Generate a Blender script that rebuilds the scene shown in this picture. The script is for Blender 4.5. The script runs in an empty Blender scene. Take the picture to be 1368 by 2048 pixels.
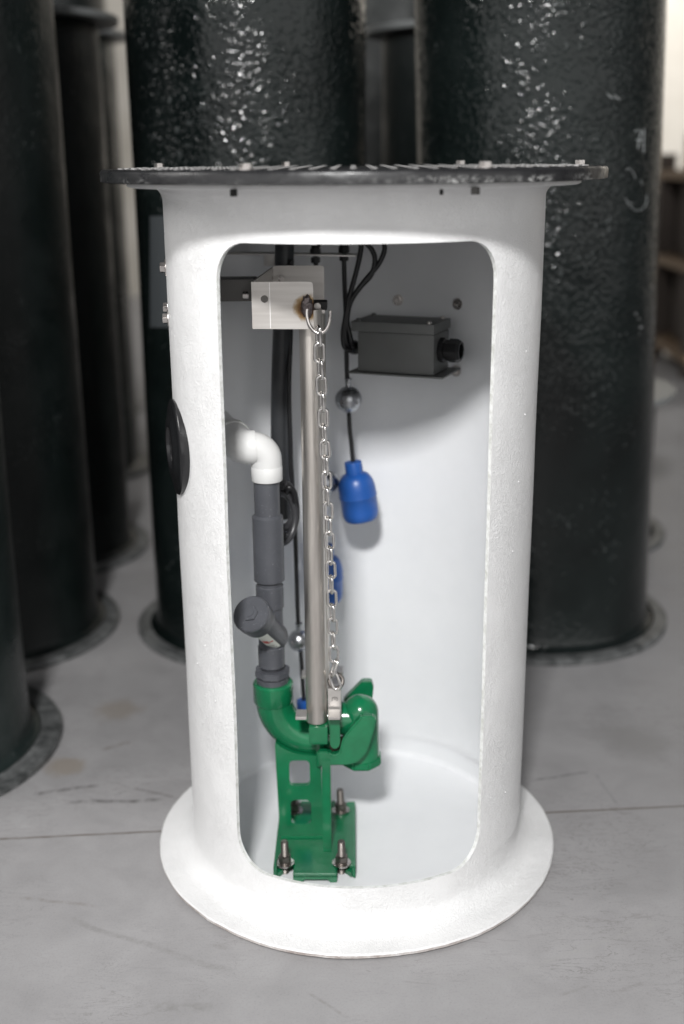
import bpy, bmesh, math, random
from mathutils import Vector, Matrix, Quaternion, noise
random.seed(7)
PI = math.pi
sc = bpy.context.scene
COL = sc.collection
# ------------------------------------------------------------------ camera
CD, CH, CF = 1.93245, 1.22673, 2317.94
CT, CY, CR = 0.29582, -0.01175, -0.00842
CP = Vector((0, -CD, CH))
FW = Vector((math.sin(CY)*math.cos(CT), math.cos(CY)*math.cos(CT), -math.sin(CT)))
r0 = FW.cross(Vector((0, 0, 1))).normalized(); u0 = r0.cross(FW)
RT = r0*math.cos(CR)+u0*math.sin(CR); UP = -r0*math.sin(CR)+u0*math.cos(CR)
def P(x, y, Y=None, Z=None, X=None):
    """point of the world seen at photo pixel x,y on the plane Y=, Z= or X="""
    d = FW+RT*((x-684)/CF)-UP*((y-1024)/CF)
    if Y is not None: k = (Y-CP.y)/d.y
    elif Z is not None: k = (Z-CP.z)/d.z
    else: k = (X-CP.x)/d.x
    return CP+d*k
def cyl_hit(x, y, R, far):
    d = FW+RT*((x-684)/CF)-UP*((y-1024)/CF)
    A = d.x**2+d.y**2; B = 2*(CP.x*d.x+CP.y*d.y); C_ = CP.x**2+CP.y**2-R*R
    k = (-B+(1 if far else -1)*math.sqrt(max(B*B-4*A*C_, 0)))/(2*A)
    return CP+d*k
cam = bpy.data.cameras.new('camera'); co = bpy.data.objects.new('camera', cam); COL.objects.link(co)
M = Matrix((RT, UP, -FW)).transposed().to_4x4(); M.translation = CP
co.matrix_world = M
cam.sensor_fit = 'VERTICAL'; cam.sensor_height = 36; cam.sensor_width = 24
cam.lens = CF/2048*36; cam.clip_end = 100; cam.clip_start = .05
cam.dof.use_dof = True; cam.dof.focus_distance = 1.84; cam.dof.aperture_fstop = 1.6
sc.camera = co
sc.view_settings.view_transform = 'Standard'; sc.view_settings.look = 'None'
sc.view_settings.gamma = 1; sc.view_settings.exposure = 0; sc.view_settings.use_curve_mapping = False

# ------------------------------------------------------------------ materials
def mat(name, color, rough=.5, metal=0, spec=.5, coat=0, coat_rough=.1):
    m = bpy.data.materials.new(name); m.use_nodes = True
    b = m.node_tree.nodes['Principled BSDF']
    b.inputs['Base Color'].default_value = (*color, 1)
    b.inputs['Roughness'].default_value = rough
    b.inputs['Metallic'].default_value = metal
    b.inputs['Specular IOR Level'].default_value = spec
    b.inputs['Coat Weight'].default_value = coat
    b.inputs['Coat Roughness'].default_value = coat_rough
    return m
class NT:
    def __init__(s, m): s.t = m.node_tree; s.b = s.t.nodes['Principled BSDF']; s.co = s.n('ShaderNodeTexCoord').outputs['Object']
    def n(s, k, **kw):
        q = s.t.nodes.new(k)
        for a, v in kw.items(): setattr(q, a, v)
        return q
    def l(s, a, b): s.t.links.new(a, b)
    def noise(s, scale, detail=4, rough=.5, dist=0, vec=None, stretch=None):
        q = s.n('ShaderNodeTexNoise'); q.inputs['Scale'].default_value = scale
        q.inputs['Detail'].default_value = detail; q.inputs['Roughness'].default_value = rough
        q.inputs['Distortion'].default_value = dist
        v = vec or s.co
        if stretch:
            mp = s.n('ShaderNodeMapping'); mp.inputs['Scale'].default_value = stretch
            s.l(v, mp.inputs['Vector']); v = mp.outputs['Vector']
        s.l(v, q.inputs['Vector']); return q.outputs['Fac']
    def ramp(s, fac, stops):
        q = s.n('ShaderNodeValToRGB'); r = q.color_ramp
        while len(r.elements) < len(stops): r.elements.new(.5)
        for e, (p, c) in zip(r.elements, stops):
            e.position = p; e.color = (*c, 1) if isinstance(c, (tuple, list)) else (c, c, c, 1)
        s.l(fac, q.inputs['Fac']); return q.outputs['Color']
    def mix(s, fac, a, b, mode='MIX'):
        q = s.n('ShaderNodeMix', data_type='RGBA', blend_type=mode)
        for i, v in ((0, fac), (6, a), (7, b)):
            if hasattr(v, 'type'): s.l(v, q.inputs[i])
            elif i == 0: q.inputs[0].default_value = v
            else: q.inputs[i].default_value = (*v, 1)
        return q.outputs[2]
    def math(s, op, a, b=0.0):
        q = s.n('ShaderNodeMath', operation=op)
        for i, v in ((0, a), (1, b)):
            if hasattr(v, 'type'): s.l(v, q.inputs[i])
            else: q.inputs[i].default_value = v
        return q.outputs[0]
    def bump(s, h, strength=.3, dist=.001, prev=None):
        q = s.n('ShaderNodeBump'); q.inputs['Strength'].default_value = strength; q.inputs['Distance'].default_value = dist
        s.l(h, q.inputs['Height'])
        if prev: s.l(prev, q.inputs['Normal'])
        s.l(q.outputs['Normal'], s.b.inputs['Normal']); return q.outputs['Normal']
    def color(s, c): s.l(c, s.b.inputs['Base Color'])
    def rough(s, c): s.l(c, s.b.inputs['Roughness'])

# white gelcoat, outside: chopped fibre texture
m_out = mat('white_fibreglass_outside', (.8, .8, .8), .3)
t = NT(m_out)
f1 = t.noise(62, 3, .6, 2.4, stretch=(1, 1, .6)); f2 = t.noise(48, 3, .55, 3.0, stretch=(1, 1, 1.7)); f3 = t.noise(9, 2)
h = t.math('ADD', t.ramp(f1, [(.42, 0), (.5, 1), (.58, 0)]), t.ramp(f2, [(.44, 0), (.5, .9), (.56, 0)]))
h = t.math('MULTIPLY', h, t.ramp(t.noise(11, 3), [(.35, .35), (.65, 1)])); n1 = t.bump(h, .45, .0012); n2 = t.bump(t.noise(28, 3, .6), .25, .0025, n1); n2 = t.bump(f3, .3, .008, n2)
t.color(t.ramp(t.noise(14, 5, .65), [(.3, (.725, .724, .722)), (.7, (.77, .769, .768))]))
# inside: smooth gelcoat
m_in = mat('white_gelcoat_inside', (.78, .79, .80), .33)
t = NT(m_in); n1 = t.bump(t.noise(7, 2), .25, .006); t.bump(t.noise(160, 3), .08, .0006, n1)
t.color(t.ramp(t.noise(5, 5, .7), [(.3, (.72, .73, .742)), (.7, (.775, .782, .792))]))
m_edge = mat('cut_edge', (.62, .63, .61), .6)
t = NT(m_edge); t.color(t.ramp(t.noise(70, 4, .7), [(.35, (.5, .51, .48)), (.6, (.7, .71, .7))])); t.bump(t.noise(250, 3), .5, .001)

m_raw = mat('raw_flange_edge', (.4, .36, .34), .7)
t = NT(m_raw); t.color(t.ramp(t.noise(24, 5, .75), [(.35, (.34, .29, .27)), (.55, (.55, .52, .5)), (.7, (.7, .7, .7))])); t.bump(t.noise(200, 3), .5, .001)
# black glass fibre of the tanks
def black_tank(name, seed, dust=.5, gl=.22, bs=1.0):
    m = mat(name, (.012, .014, .014), gl, 0, .36)
    t = NT(m)
    mp = t.n('ShaderNodeMapping'); mp.inputs['Location'].default_value = (seed, seed*.7, seed*1.3); t.l(t.co, mp.inputs['Vector'])
    v = mp.outputs['Vector']
    a = t.noise(3.2, 6, .65, .6, v); b = t.noise(84, 1, .5, .4, v); c = t.noise(190, 1, .5, .3, v)
    base = t.ramp(a, [(.35, (.003, .0048, .0046)), (.55, (.006, .0092, .0088)), (.75, (.013, .0165, .016))])
    spots = t.math('MULTIPLY', t.ramp(b, [(.62, 0), (.74, 1)]), t.ramp(t.noise(5, 3, .6, 0, v), [(.5, 0), (.7, dust)]))
    base = t.mix(1, base, (2.6, 2.5, 2.5), 'MULTIPLY') if name.endswith('dusty') else base
    t.color(t.mix(spots, base, (.11, .12, .12)))
    t.rough(t.ramp(t.noise(8, 4, .6, 0, v), [(.3, gl*.8), (.7, gl*1.5)]))
    pk = t.ramp(b, [(.42, 0), (.72, 1)])
    sz = t.n('ShaderNodeSeparateXYZ'); t.l(t.co, sz.inputs[0]); hz = t.n('ShaderNodeMapRange'); hz.inputs[1].default_value = .5; hz.inputs[2].default_value = 1.5; hz.inputs[3].default_value = .25; hz.inputs[4].default_value = 1; t.l(sz.outputs['Z'], hz.inputs[0])
    pk = t.math('MULTIPLY', t.math('MULTIPLY', pk, hz.outputs[0]), t.ramp(t.noise(4.5, 3, .6, .3, v), [(.35, .3), (.6, 1)]))
    n1 = t.bump(pk, .95, .0025*bs); n2 = t.bump(c, .4, .0006*bs, n1)
    t.bump(t.noise(6, 2, .5, 0, v), .3, .02, n2)
    return m
m_bt = [black_tank('black_fibreglass_%s' % k, s, d, g, 1.0 if k == 'glossy' else .45) for k, s, d, g in (('glossy', 1.3, .6, .10), ('dusty', 4.1, .9, .3), ('matt', 7.7, .4, .36))]
m_flangetop = mat('dusty_black_flange', (.09, .095, .095), .38)
t = NT(m_flangetop); t.color(t.ramp(t.noise(25, 5, .7), [(.35, (.04, .043, .043)), (.65, (.16, .165, .165))])); t.bump(t.noise(60, 3), .3, .002)
m_toprim = mat('dusty_grey_rim', (.20, .21, .21), .4)
m_flangerim = mat('black_flange_rim', (.012, .013, .013), .3)

# cover: black plastic with chalky scuffs on its edge
m_cover = mat('black_cover', (.012, .012, .012), .3)
t = NT(m_cover)
sx = t.n('ShaderNodeSeparateXYZ'); t.l(t.co, sx.inputs[0])
low = t.n('ShaderNodeMapRange'); low.inputs[1].default_value = 1.2065; low.inputs[2].default_value = 1.1955; t.l(sx.outputs['Z'], low.inputs[0])
pt = t.ramp(t.noise(85, 6, .8, .6, stretch=(1, 1, 1.6)), [(.5, 0), (.56, 1)])
pt2 = t.ramp(t.noise(5.5, 3, .6), [(.48, .04), (.62, .8)])
w = t.math('MULTIPLY', t.math('MULTIPLY', pt, pt2), low.outputs[0])
st = t.math('MULTIPLY', t.ramp(t.noise(30, 4, .7, 0, stretch=(1, 1, 9)), [(.6, 0), (.8, .2)]), t.ramp(t.noise(3.1, 2), [(.45, 0), (.6, 1)]))
t.color(t.mix(t.math('MAXIMUM', w, st), (.012, .012, .013), (.42, .42, .41)))
t.rough(t.ramp(t.noise(40, 4), [(.3, .2), (.7, .45)])); t.bump(t.noise(90, 4), .3, .001)
m_tread = mat('black_cover_tread', (.30, .295, .29), .3, .5)

def steel(name, col, rough, stretch=None, strength=.1, scale=60):
    m = mat(name, col, rough, 1)
    t = NT(m)
    f = t.noise(scale, 3, .6, 0, stretch=stretch or (1, 1, 1))
    t.color(t.ramp(f, [(.3, tuple(c*.85 for c in col)), (.7, tuple(min(1, c*1.1) for c in col))]))
    t.rough(t.ramp(f, [(.3, rough*.8), (.7, rough*1.25)])); t.bump(f, strength, .0004)
    return m
m_tube = steel('brushed_tube', (.66, .62, .575), .36, (.4, .4, .02), .1, 300)
m_steel = steel('stainless_fastener', (.55, .52, .50), .28)
m_chain = steel('polished_chain', (.70, .68, .66), .15)
m_eye = steel('eye_bolt_steel', (.22, .20, .185), .5)
m_dull = mat('dull_stainless', (.50, .48, .46), .42, .75)
t = NT(m_dull); t.color(t.ramp(t.noise(30, 4), [(.3, (.46, .44, .42)), (.7, (.56, .54, .52))])); t.bump(t.noise(200, 2, .5, 0, stretch=(.05, 1, 1)), .1, .0003)
# bracket sheet with the heat tint round its weld
m_brk = mat('stainless_sheet', (.5, .48, .46), .42, .7)
t = NT(m_brk)
WELD = P(614, 616, Y=-.122)
dn = t.n('ShaderNodeVectorMath', operation='DISTANCE'); dn.inputs[1].default_value = WELD
mp = t.n('ShaderNodeMapping'); t.l(t.co, mp.inputs['Vector'])
t.l(mp.outputs[0], dn.inputs[0])
dd = t.math('ADD', dn.outputs['Value'], t.math('MULTIPLY', t.math('SUBTRACT', t.noise(90, 3), .5), .012))
br = t.ramp(t.noise(120, 3, .5, 0, stretch=(.06, .06, 1)), [(.3, (.46, .435, .41)), (.7, (.55, .525, .50))])
tint = t.ramp(t.math('MULTIPLY', dd, 30.0), [(.2, (.06, .04, .035)), (.33, (.16, .09, .05)), (.42, (.30, .17, .07)), (.52, (.55, .42, .26)), (.66, (1, 1, 1))])
t.color(t.mix(1, br, tint, 'MULTIPLY'))
m_weld = mat('weld_bead', (.13, .11, .11), .38, .8)
m_arm = mat('dark_steel_arm', (.12, .115, .11), .45, .5)

def pvc(name, c, rough, amp=.12, speck=0):
    m = mat(name, c, rough); t = NT(m)
    col = t.ramp(t.noise(18, 4, .6), [(.3, tuple(x*(1-amp) for x in c)), (.7, tuple(min(1, x*(1+amp)) for x in c))])
    if speck:
        sp = t.ramp(t.noise(420, 2, .6), [(.70, 0), (.745, 1)]); col = t.mix(sp, col, (.42, .42, .45))
    t.color(col); t.bump(t.noise(70, 3), .08, .001)
    return m
m_pvc = pvc('grey_pvc', (.072, .075, .085), .36, .12, 1)
m_pvcw = pvc('white_pvc', (.66, .66, .65), .28, .03)
m_cond = pvc('dark_conduit', (.028, .03, .033), .42, .3)
m_cable = mat('black_cable', (.008, .008, .009), .42)
m_rubber = mat('black_rubber', (.010, .010, .011), .25)
m_cable2 = mat('charcoal_cable', (.035, .035, .038), .35)
m_blue = pvc('blue_float', (.013, .085, .335), .36, .08)
m_lead = steel('zinc_weight', (.42, .43, .45), .3, None, .3, 40)
m_box = pvc('grey_box', (.12, .124, .121), .5, .06)
m_label = mat('white_label', (.72, .73, .68), .5)
m_red = mat('red_print', (.55, .08, .06), .5)
m_ink = mat('grey_print', (.2, .22, .2), .5)
m_black = mat('hole_black', (.006, .006, .006), .6)
m_chalk = mat('chalk', (.45, .47, .47), .8)
m_green = mat('green_enamel', (.004, .155, .055), .2, coat=.4, coat_rough=.08)
t = NT(m_green)
t.color(t.ramp(t.noise(16, 5, .65), [(.3, (.004, .112, .044)), (.7, (.0065, .168, .067))]))
n1 = t.bump(t.noise(38, 4, .6), .35, .0016); t.bump(t.noise(12, 2), .2, .004, n1)
m_rust = mat('dark_gasket', (.06, .03, .02), .7)

# floor: trowelled concrete with one saw joint, drag marks and stains
m_floor = mat('concrete', (.3, .3, .3), .5)
t = NT(m_floor)
J0, J1 = P(0, 1678, Z=0), P(1368, 1612, Z=0)
jd = (J1-J0).normalized(); nx, ny = -jd.y, jd.x; c0 = -(nx*J0.x+ny*J0.y)
sx = t.n('ShaderNodeSeparateXYZ'); t.l(t.co, sx.inputs[0])
d = t.math('ADD', t.math('ADD', t.math('MULTIPLY', sx.outputs['X'], nx), t.math('MULTIPLY', sx.outputs['Y'], ny)), c0)
d = t.math('ABSOLUTE', t.math('ADD', d, t.math('MULTIPLY', t.math('SUBTRACT', t.noise(30, 3), .5), .003)))
line = t.ramp(t.math('MULTIPLY', d, 100.0), [(.12, 1), (.24, 0)])
lined = t.ramp(t.math('MULTIPLY', d, 100.0), [(.2, .6), (.5, 0)])
big = t.noise(1.3, 6, .62, .4); mid = t.noise(7, 6, .7, .5); fine = t.noise(260, 3, .7)
col = t.ramp(big, [(.3, (.258, .252, .256)), (.55, (.302, .296, .300)), (.75, (.345, .338, .342))])
col = t.mix(.55, col, t.ramp(mid, [(.25, (.25, .245, .247)), (.5, (.325, .318, .321)), (.75, (.39, .383, .386))]))
col = t.mix(t.ramp(fine, [(.3, .25), (.5, 0)]), col, (.17, .165, .16))
scr = t.math('MULTIPLY', t.ramp(t.noise(9, 5, .7, 1.5, stretch=(1, 3.2, 1)), [(.485, 0), (.5, .6), (.515, 0)]), t.ramp(t.noise(3.3, 3), [(.46, 0), (.6, 1)]))
col = t.mix(scr, col, (.13, .12, .115))
scr2 = t.math('MULTIPLY', t.ramp(t.noise(14, 4, .7, 1.0, stretch=(1, 5, 1)), [(.6, 0), (.68, .45)]), t.ramp(t.noise(1.9, 3), [(.45, 0), (.6, 1)]))
col = t.mix(scr2, col, (.20, .19, .185))
# brownish spill marks on the left
def spot(col, px, py, rad, c, amt):
    q = P(px, py, Z=0)
    dn = t.n('ShaderNodeVectorMath', operation='DISTANCE'); t.l(t.co, dn.inputs[0]); dn.inputs[1].default_value = q
    e = t.math('ADD', t.math('MULTIPLY', dn.outputs['Value'], 1/rad), t.math('MULTIPLY', t.math('SUBTRACT', t.noise(16, 5, .7), .5), 1.6))
    return t.mix(t.ramp(e, [(.45, amt), (.95, 0)]), col, c)
col = spot(col, 125, 1535, .055, (.24, .20, .155), .6)
col = spot(col, 235, 1420, .07, (.22, .185, .145), .5)
col = spot(col, 1270, 1480, .10, (.21, .205, .2), .45)
def mark(col, p0, p1, wd, c, amt, brk=.5):
    a, b = P(*p0, Z=0), P(*p1, Z=0); ab = b-a; L = ab.length; ab = ab/L
    sb_ = t.n('ShaderNodeVectorMath', operation='SUBTRACT'); t.l(t.co, sb_.inputs[0]); sb_.inputs[1].default_value = a
    dt = t.n('ShaderNodeVectorMath', operation='DOT_PRODUCT'); t.l(sb_.outputs[0], dt.inputs[0]); dt.inputs[1].default_value = ab
    dp2 = t.n('ShaderNodeVectorMath', operation='DOT_PRODUCT'); t.l(sb_.outputs[0], dp2.inputs[0]); dp2.inputs[1].default_value = (-ab.y, ab.x, 0)
    u_ = dt.outputs['Value']; v_ = t.math('ADD', dp2.outputs['Value'], t.math('MULTIPLY', t.math('SUBTRACT', t.noise(5, 2), .5), wd*5))
    v_ = t.math('MULTIPLY', t.math('ABSOLUTE', v_), 1/wd)
    m1 = t.ramp(v_, [(.35, 1), (1, 0)]); m2 = t.ramp(t.math('MULTIPLY', t.math('ABSOLUTE', t.math('SUBTRACT', u_, L/2)), 2/L), [(.75, 1), (1, 0)])
    m3 = t.ramp(t.noise(40, 4, .7), [(.5-brk*.25, 0), (.62, amt)])
    return t.mix(t.math('MULTIPLY', t.math('MULTIPLY', m1, m2), m3), col, c)
for p0, p1, wd, c, amt in (((20, 1795), (200, 1815), .006, (.20, .18, .165), .6), ((100, 1830), (470, 1945), .009, (.22, .215, .21), .55), ((300, 2020), (430, 2008), .012, (.215, .21, .205), .7),
        ((60, 1590), (200, 1572), .010, (.13, .125, .125), .9), ((130, 1608), (330, 1598), .008, (.12, .115, .115), .9), ((250, 1575), (370, 1598), .006, (.14, .13, .13), .8), ((1060, 1562), (1185, 1542), .005, (.13, .13, .13), .8),
        ((1190, 1545), (1235, 1612), .005, (.19, .19, .19), .6), ((1220, 1988), (1290, 1965), .005, (.19, .18, .175), .7), ((1120, 1990), (1180, 1972), .004, (.2, .19, .18), .6), ((900, 1995), (1350, 1830), .006, (.33, .325, .32), .5), ((200, 1500), (260, 1480), .008, (.17, .15, .13), .7), ((610, 1985), (700, 2040), .004, (.2, .19, .18), .5)):
    col = mark(col, p0, p1, wd, c, amt)
fleck = t.math('MULTIPLY', t.ramp(t.noise(75, 3, .8, 1), [(.69, 0), (.72, .8)]), t.ramp(t.noise(2.6, 3), [(.45, 0), (.62, 1)]))
col = t.mix(fleck, col, (.12, .11, .10))
lb = t.ramp(t.noise(22, 4, .7), [(.38, .15), (.6, 1)]); col = t.mix(lined, col, (.17, .155, .145)); col = t.mix(t.math('MULTIPLY', line, lb), col, (.13, .11, .095))
t.color(col); t.rough(t.ramp(mid, [(.3, .42), (.7, .62)]))
n1 = t.bump(t.noise(120, 4), .12, .001); t.bump(t.math('SUBTRACT', 1.0, line), .3, .0015, n1)
m_wall = mat('pale_wall', (.5, .47, .43), .7)
t = NT(m_wall); t.color(t.ramp(t.noise(2, 4), [(.3, (.42, .39, .34)), (.7, (.54, .51, .46))]))
m_wood = mat('rack_wood', (.20, .13, .075), .6)
t = NT(m_wood); t.color(t.ramp(t.noise(14, 4, .6, 0, stretch=(1, 1, 6)), [(.3, (.14, .09, .05)), (.7, (.26, .18, .11))]))
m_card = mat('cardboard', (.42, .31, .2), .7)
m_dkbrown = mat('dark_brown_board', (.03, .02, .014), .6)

# ------------------------------------------------------------------ geometry helpers
def obj(name, bm, m, parent=None, smooth=35):
    bmesh.ops.recalc_face_normals(bm, faces=bm.faces)
    if smooth:
        a = math.radians(smooth)
        for f in bm.faces: f.smooth = True
        for e in bm.edges:
            if len(e.link_faces) == 2 and e.link_faces[0].normal.angle(e.link_faces[1].normal, 0) > a: e.smooth = False
    me = bpy.data.meshes.new(name); bm.to_mesh(me); bm.free()
    for k in (m if isinstance(m, (list, tuple)) else [m]): me.materials.append(k)
    o = bpy.data.objects.new(name, me); COL.objects.link(o)
    if parent is not None:
        o.parent = parent
        o.matrix_parent_inverse = parent_world(parent).inverted()
    return o
def parent_world(p):
    return Matrix.Translation(p.location) if p.type == 'EMPTY' else (parent_world(p.parent) @ Matrix() if False else Matrix.Identity(4))
def tag(o, label, cat, group=None, kind=None):
    o['label'] = label; o['category'] = cat
    if group: o['group'] = group
    if kind: o['kind'] = kind
    return o
def thing(name, label, cat, loc, group=None):
    o = bpy.data.objects.new(name, None); COL.objects.link(o); o.location = loc; o.empty_display_size = .05
    return tag(o, label, cat, group)
def frame(d):
    d = Vector(d).normalized(); a = Vector((0, 0, 1)) if abs(d.z) < .9 else Vector((0, 1, 0))
    x = a.cross(d).normalized(); return x, d.cross(x), d
def lathe(prof, seg=48, org=(0, 0, 0), axis=(0, 0, 1), bm=None, closed=False):
    """prof: list of (radius, along)"""
    bm = bm or bmesh.new(); x, y, z = frame(axis); o = Vector(org)
    if abs(Vector(axis).normalized().z) > .999: x, y, z = Vector((1, 0, 0)), Vector((0, 1, 0))*(1 if axis[2] > 0 else -1), Vector((0, 0, 1 if axis[2] > 0 else -1))
    rings = []
    for r, s in prof:
        if r < 1e-6: rings.append([bm.verts.new(o+z*s)]*seg)
        else: rings.append([bm.verts.new(o+z*s+x*r*math.cos(2*PI*k/seg)+y*r*math.sin(2*PI*k/seg)) for k in range(seg)])
    pr = list(zip(rings, rings[1:]))+([(rings[-1], rings[0])] if closed else [])
    for a, b in pr:
        for k in range(seg):
            q = [a[k], a[(k+1) % seg], b[(k+1) % seg], b[k]]; u = []
            for v in q:
                if v not in u: u.append(v)
            if len(u) > 2:
                try: bm.faces.new(u)
                except ValueError: pass
    return bm
def cyl(a, b, r, seg=24, bm=None, r2=None, bev=0):
    a, b = Vector(a), Vector(b); L = (b-a).length; r2 = r if r2 is None else r2
    pr = [(0, 0), (r-bev, 0)]+([(r, bev)] if bev else [])+([(r2, L-bev)] if bev else [])+[(r2-bev, L), (0, L)]
    return lathe(pr, seg, a, b-a, bm)
def smooth_path(pts, n=8):
    pts = [Vector(p) for p in pts]; out = []
    for i in range(len(pts)-1):
        p0 = pts[max(i-1, 0)]; p1 = pts[i]; p2 = pts[i+1]; p3 = pts[min(i+2, len(pts)-1)]
        for k in range(n):
            t_ = k/n
            out.append(.5*((2*p1)+(-p0+p2)*t_+(2*p0-5*p1+4*p2-p3)*t_*t_+(-p0+3*p1-3*p2+p3)*t_**3))
    out.append(pts[-1]); return out
def tube(pts, r, seg=12, bm=None, closed=False, caps=True):
    bm = bm or bmesh.new(); pts = [Vector(p) for p in pts]; n = len(pts); rings = []
    rr = r if isinstance(r, (list, tuple)) else [r]*n
    T = []
    for i in range(n):
        a = pts[(i-1) % n] if (closed or i > 0) else pts[i]; b = pts[(i+1) % n] if (closed or i < n-1) else pts[i]
        T.append((b-a).normalized())
    x, y, _ = frame(T[0])
    for i in range(n):
        if i: x = (x-T[i]*x.dot(T[i])).normalized()
        y = T[i].cross(x)
        rings.append([bm.verts.new(pts[i]+(x*math.cos(2*PI*k/seg)+y*math.sin(2*PI*k/seg))*rr[i]) for k in range(seg)])
    pr = list(zip(rings, rings[1:]))
    if closed:
        # best twist match
        best = min(range(seg), key=lambda s: (rings[-1][0].co-rings[0][s].co).length)
        pr.append((rings[-1], rings[0][best:]+rings[0][:best]))
    for a, b in pr:
        for k in range(seg): bm.faces.new((a[k], a[(k+1) % seg], b[(k+1) % seg], b[k]))
    if caps and not closed:
        bm.faces.new(rings[0]); bm.faces.new(rings[-1])
    return bm
def bend_path(pts, rad, n=10):
    """polyline with rounded corners"""
    pts = [Vector(p) for p in pts]; out = [pts[0]]
    for i in range(1, len(pts)-1):
        a, b, c = pts[i-1:i+2]; u = (a-b).normalized(); v = (c-b).normalized(); an = u.angle(v)
        tl = min(rad/math.tan(an/2), (a-b).length*.98, (c-b).length*.98); s = b+u*tl; e = b+v*tl
        R = tl*math.tan(an/2); bis = (u+v).normalized(); ce = b+bis*(R/math.sin(an/2))
        q0 = s-ce; q1 = e-ce
        for k in range(n+1):
            q = q0.lerp(q1, .5).normalized()
            th_ = q0.angle(q1)/2; f_ = (k/n*2-1)*th_; sd = (q1-q0).normalized()
            out.append(ce+(q*math.cos(f_)+sd*math.sin(f_))*q0.length)
    out.append(pts[-1]); return out
def box(c, sz, bm=None, rot=None, bev=0):
    own = bmesh.new(); bmesh.ops.create_cube(own, size=1)
    bmesh.ops.scale(own, vec=sz, verts=own.verts)
    if bev: bmesh.ops.bevel(own, geom=own.edges[:], offset=bev, segments=2, affect='EDGES', profile=.6)
    mt = Matrix.Translation(c) @ (rot.to_4x4() if rot else Matrix.Identity(4))
    bmesh.ops.transform(own, matrix=mt, verts=own.verts)
    return merge(bm, own)
def merge(bm, own):
    if bm is None: return own
    me = bpy.data.meshes.new('tmp'); own.to_mesh(me); own.free(); bm.from_mesh(me); bpy.data.meshes.remove(me); return bm
def prism(poly, d, bm=None, bev=0, seg=2):
    """poly: 3D points of one face; d: extrusion vector"""
    own = bmesh.new(); d = Vector(d)
    a = [own.verts.new(Vector(p)) for p in poly]; b = [own.verts.new(Vector(p)+d) for p in poly]
    own.faces.new(a); own.faces.new(b[::-1])
    for k in range(len(a)): own.faces.new((a[k], b[k], b[(k+1) % len(a)], a[(k+1) % len(a)]))
    bmesh.ops.recalc_face_normals(own, faces=own.faces)
    if bev: bmesh.ops.bevel(own, geom=own.edges[:], offset=bev, segments=seg, affect='EDGES', clamp_overlap=True)
    return merge(bm, own)
def hexprism(c, r, hgt, axis=(0, 0, 1), bm=None, n=6, bev=.0006):
    x, y, z = frame(axis); c = Vector(c)
    return prism([c+x*r*math.cos(2*PI*k/n+.3)+y*r*math.sin(2*PI*k/n+.3) for k in range(n)], z*hgt, bm, bev)
def rounded(poly2, rad, n=5):
    """2D polygon with rounded corners; rad is one number or one per corner"""
    out = []; m_ = len(poly2)
    for i in range(m_):
        r = rad[i] if isinstance(rad, (list, tuple)) else rad
        b = Vector(poly2[i]).to_2d() if hasattr(poly2[i], 'to_2d') else Vector(poly2[i])
        a = Vector(poly2[i-1]); c = Vector(poly2[(i+1) % m_])
        if r <= 0: out.append(b); continue
        u = (a-b).normalized(); v = (c-b).normalized()
        L = min(r, (a-b).length*.45, (c-b).length*.45)
        for k in range(n+1):
            s = k/n; out.append((b+u*L)*(1-s)**2+b*2*s*(1-s)+(b+v*L)*s*s)
    return out

# ------------------------------------------------------------------ setting
bm = bmesh.new(); bmesh.ops.create_grid(bm, x_segments=2, y_segments=2, size=14)
fl = obj('floor', bm, m_floor, smooth=0); fl['kind'] = 'structure'
wl = obj('wall', box((0, 9.2, 2.5), (26, .2, 5.0)), m_wall, smooth=0); wl['kind'] = 'structure'

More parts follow.
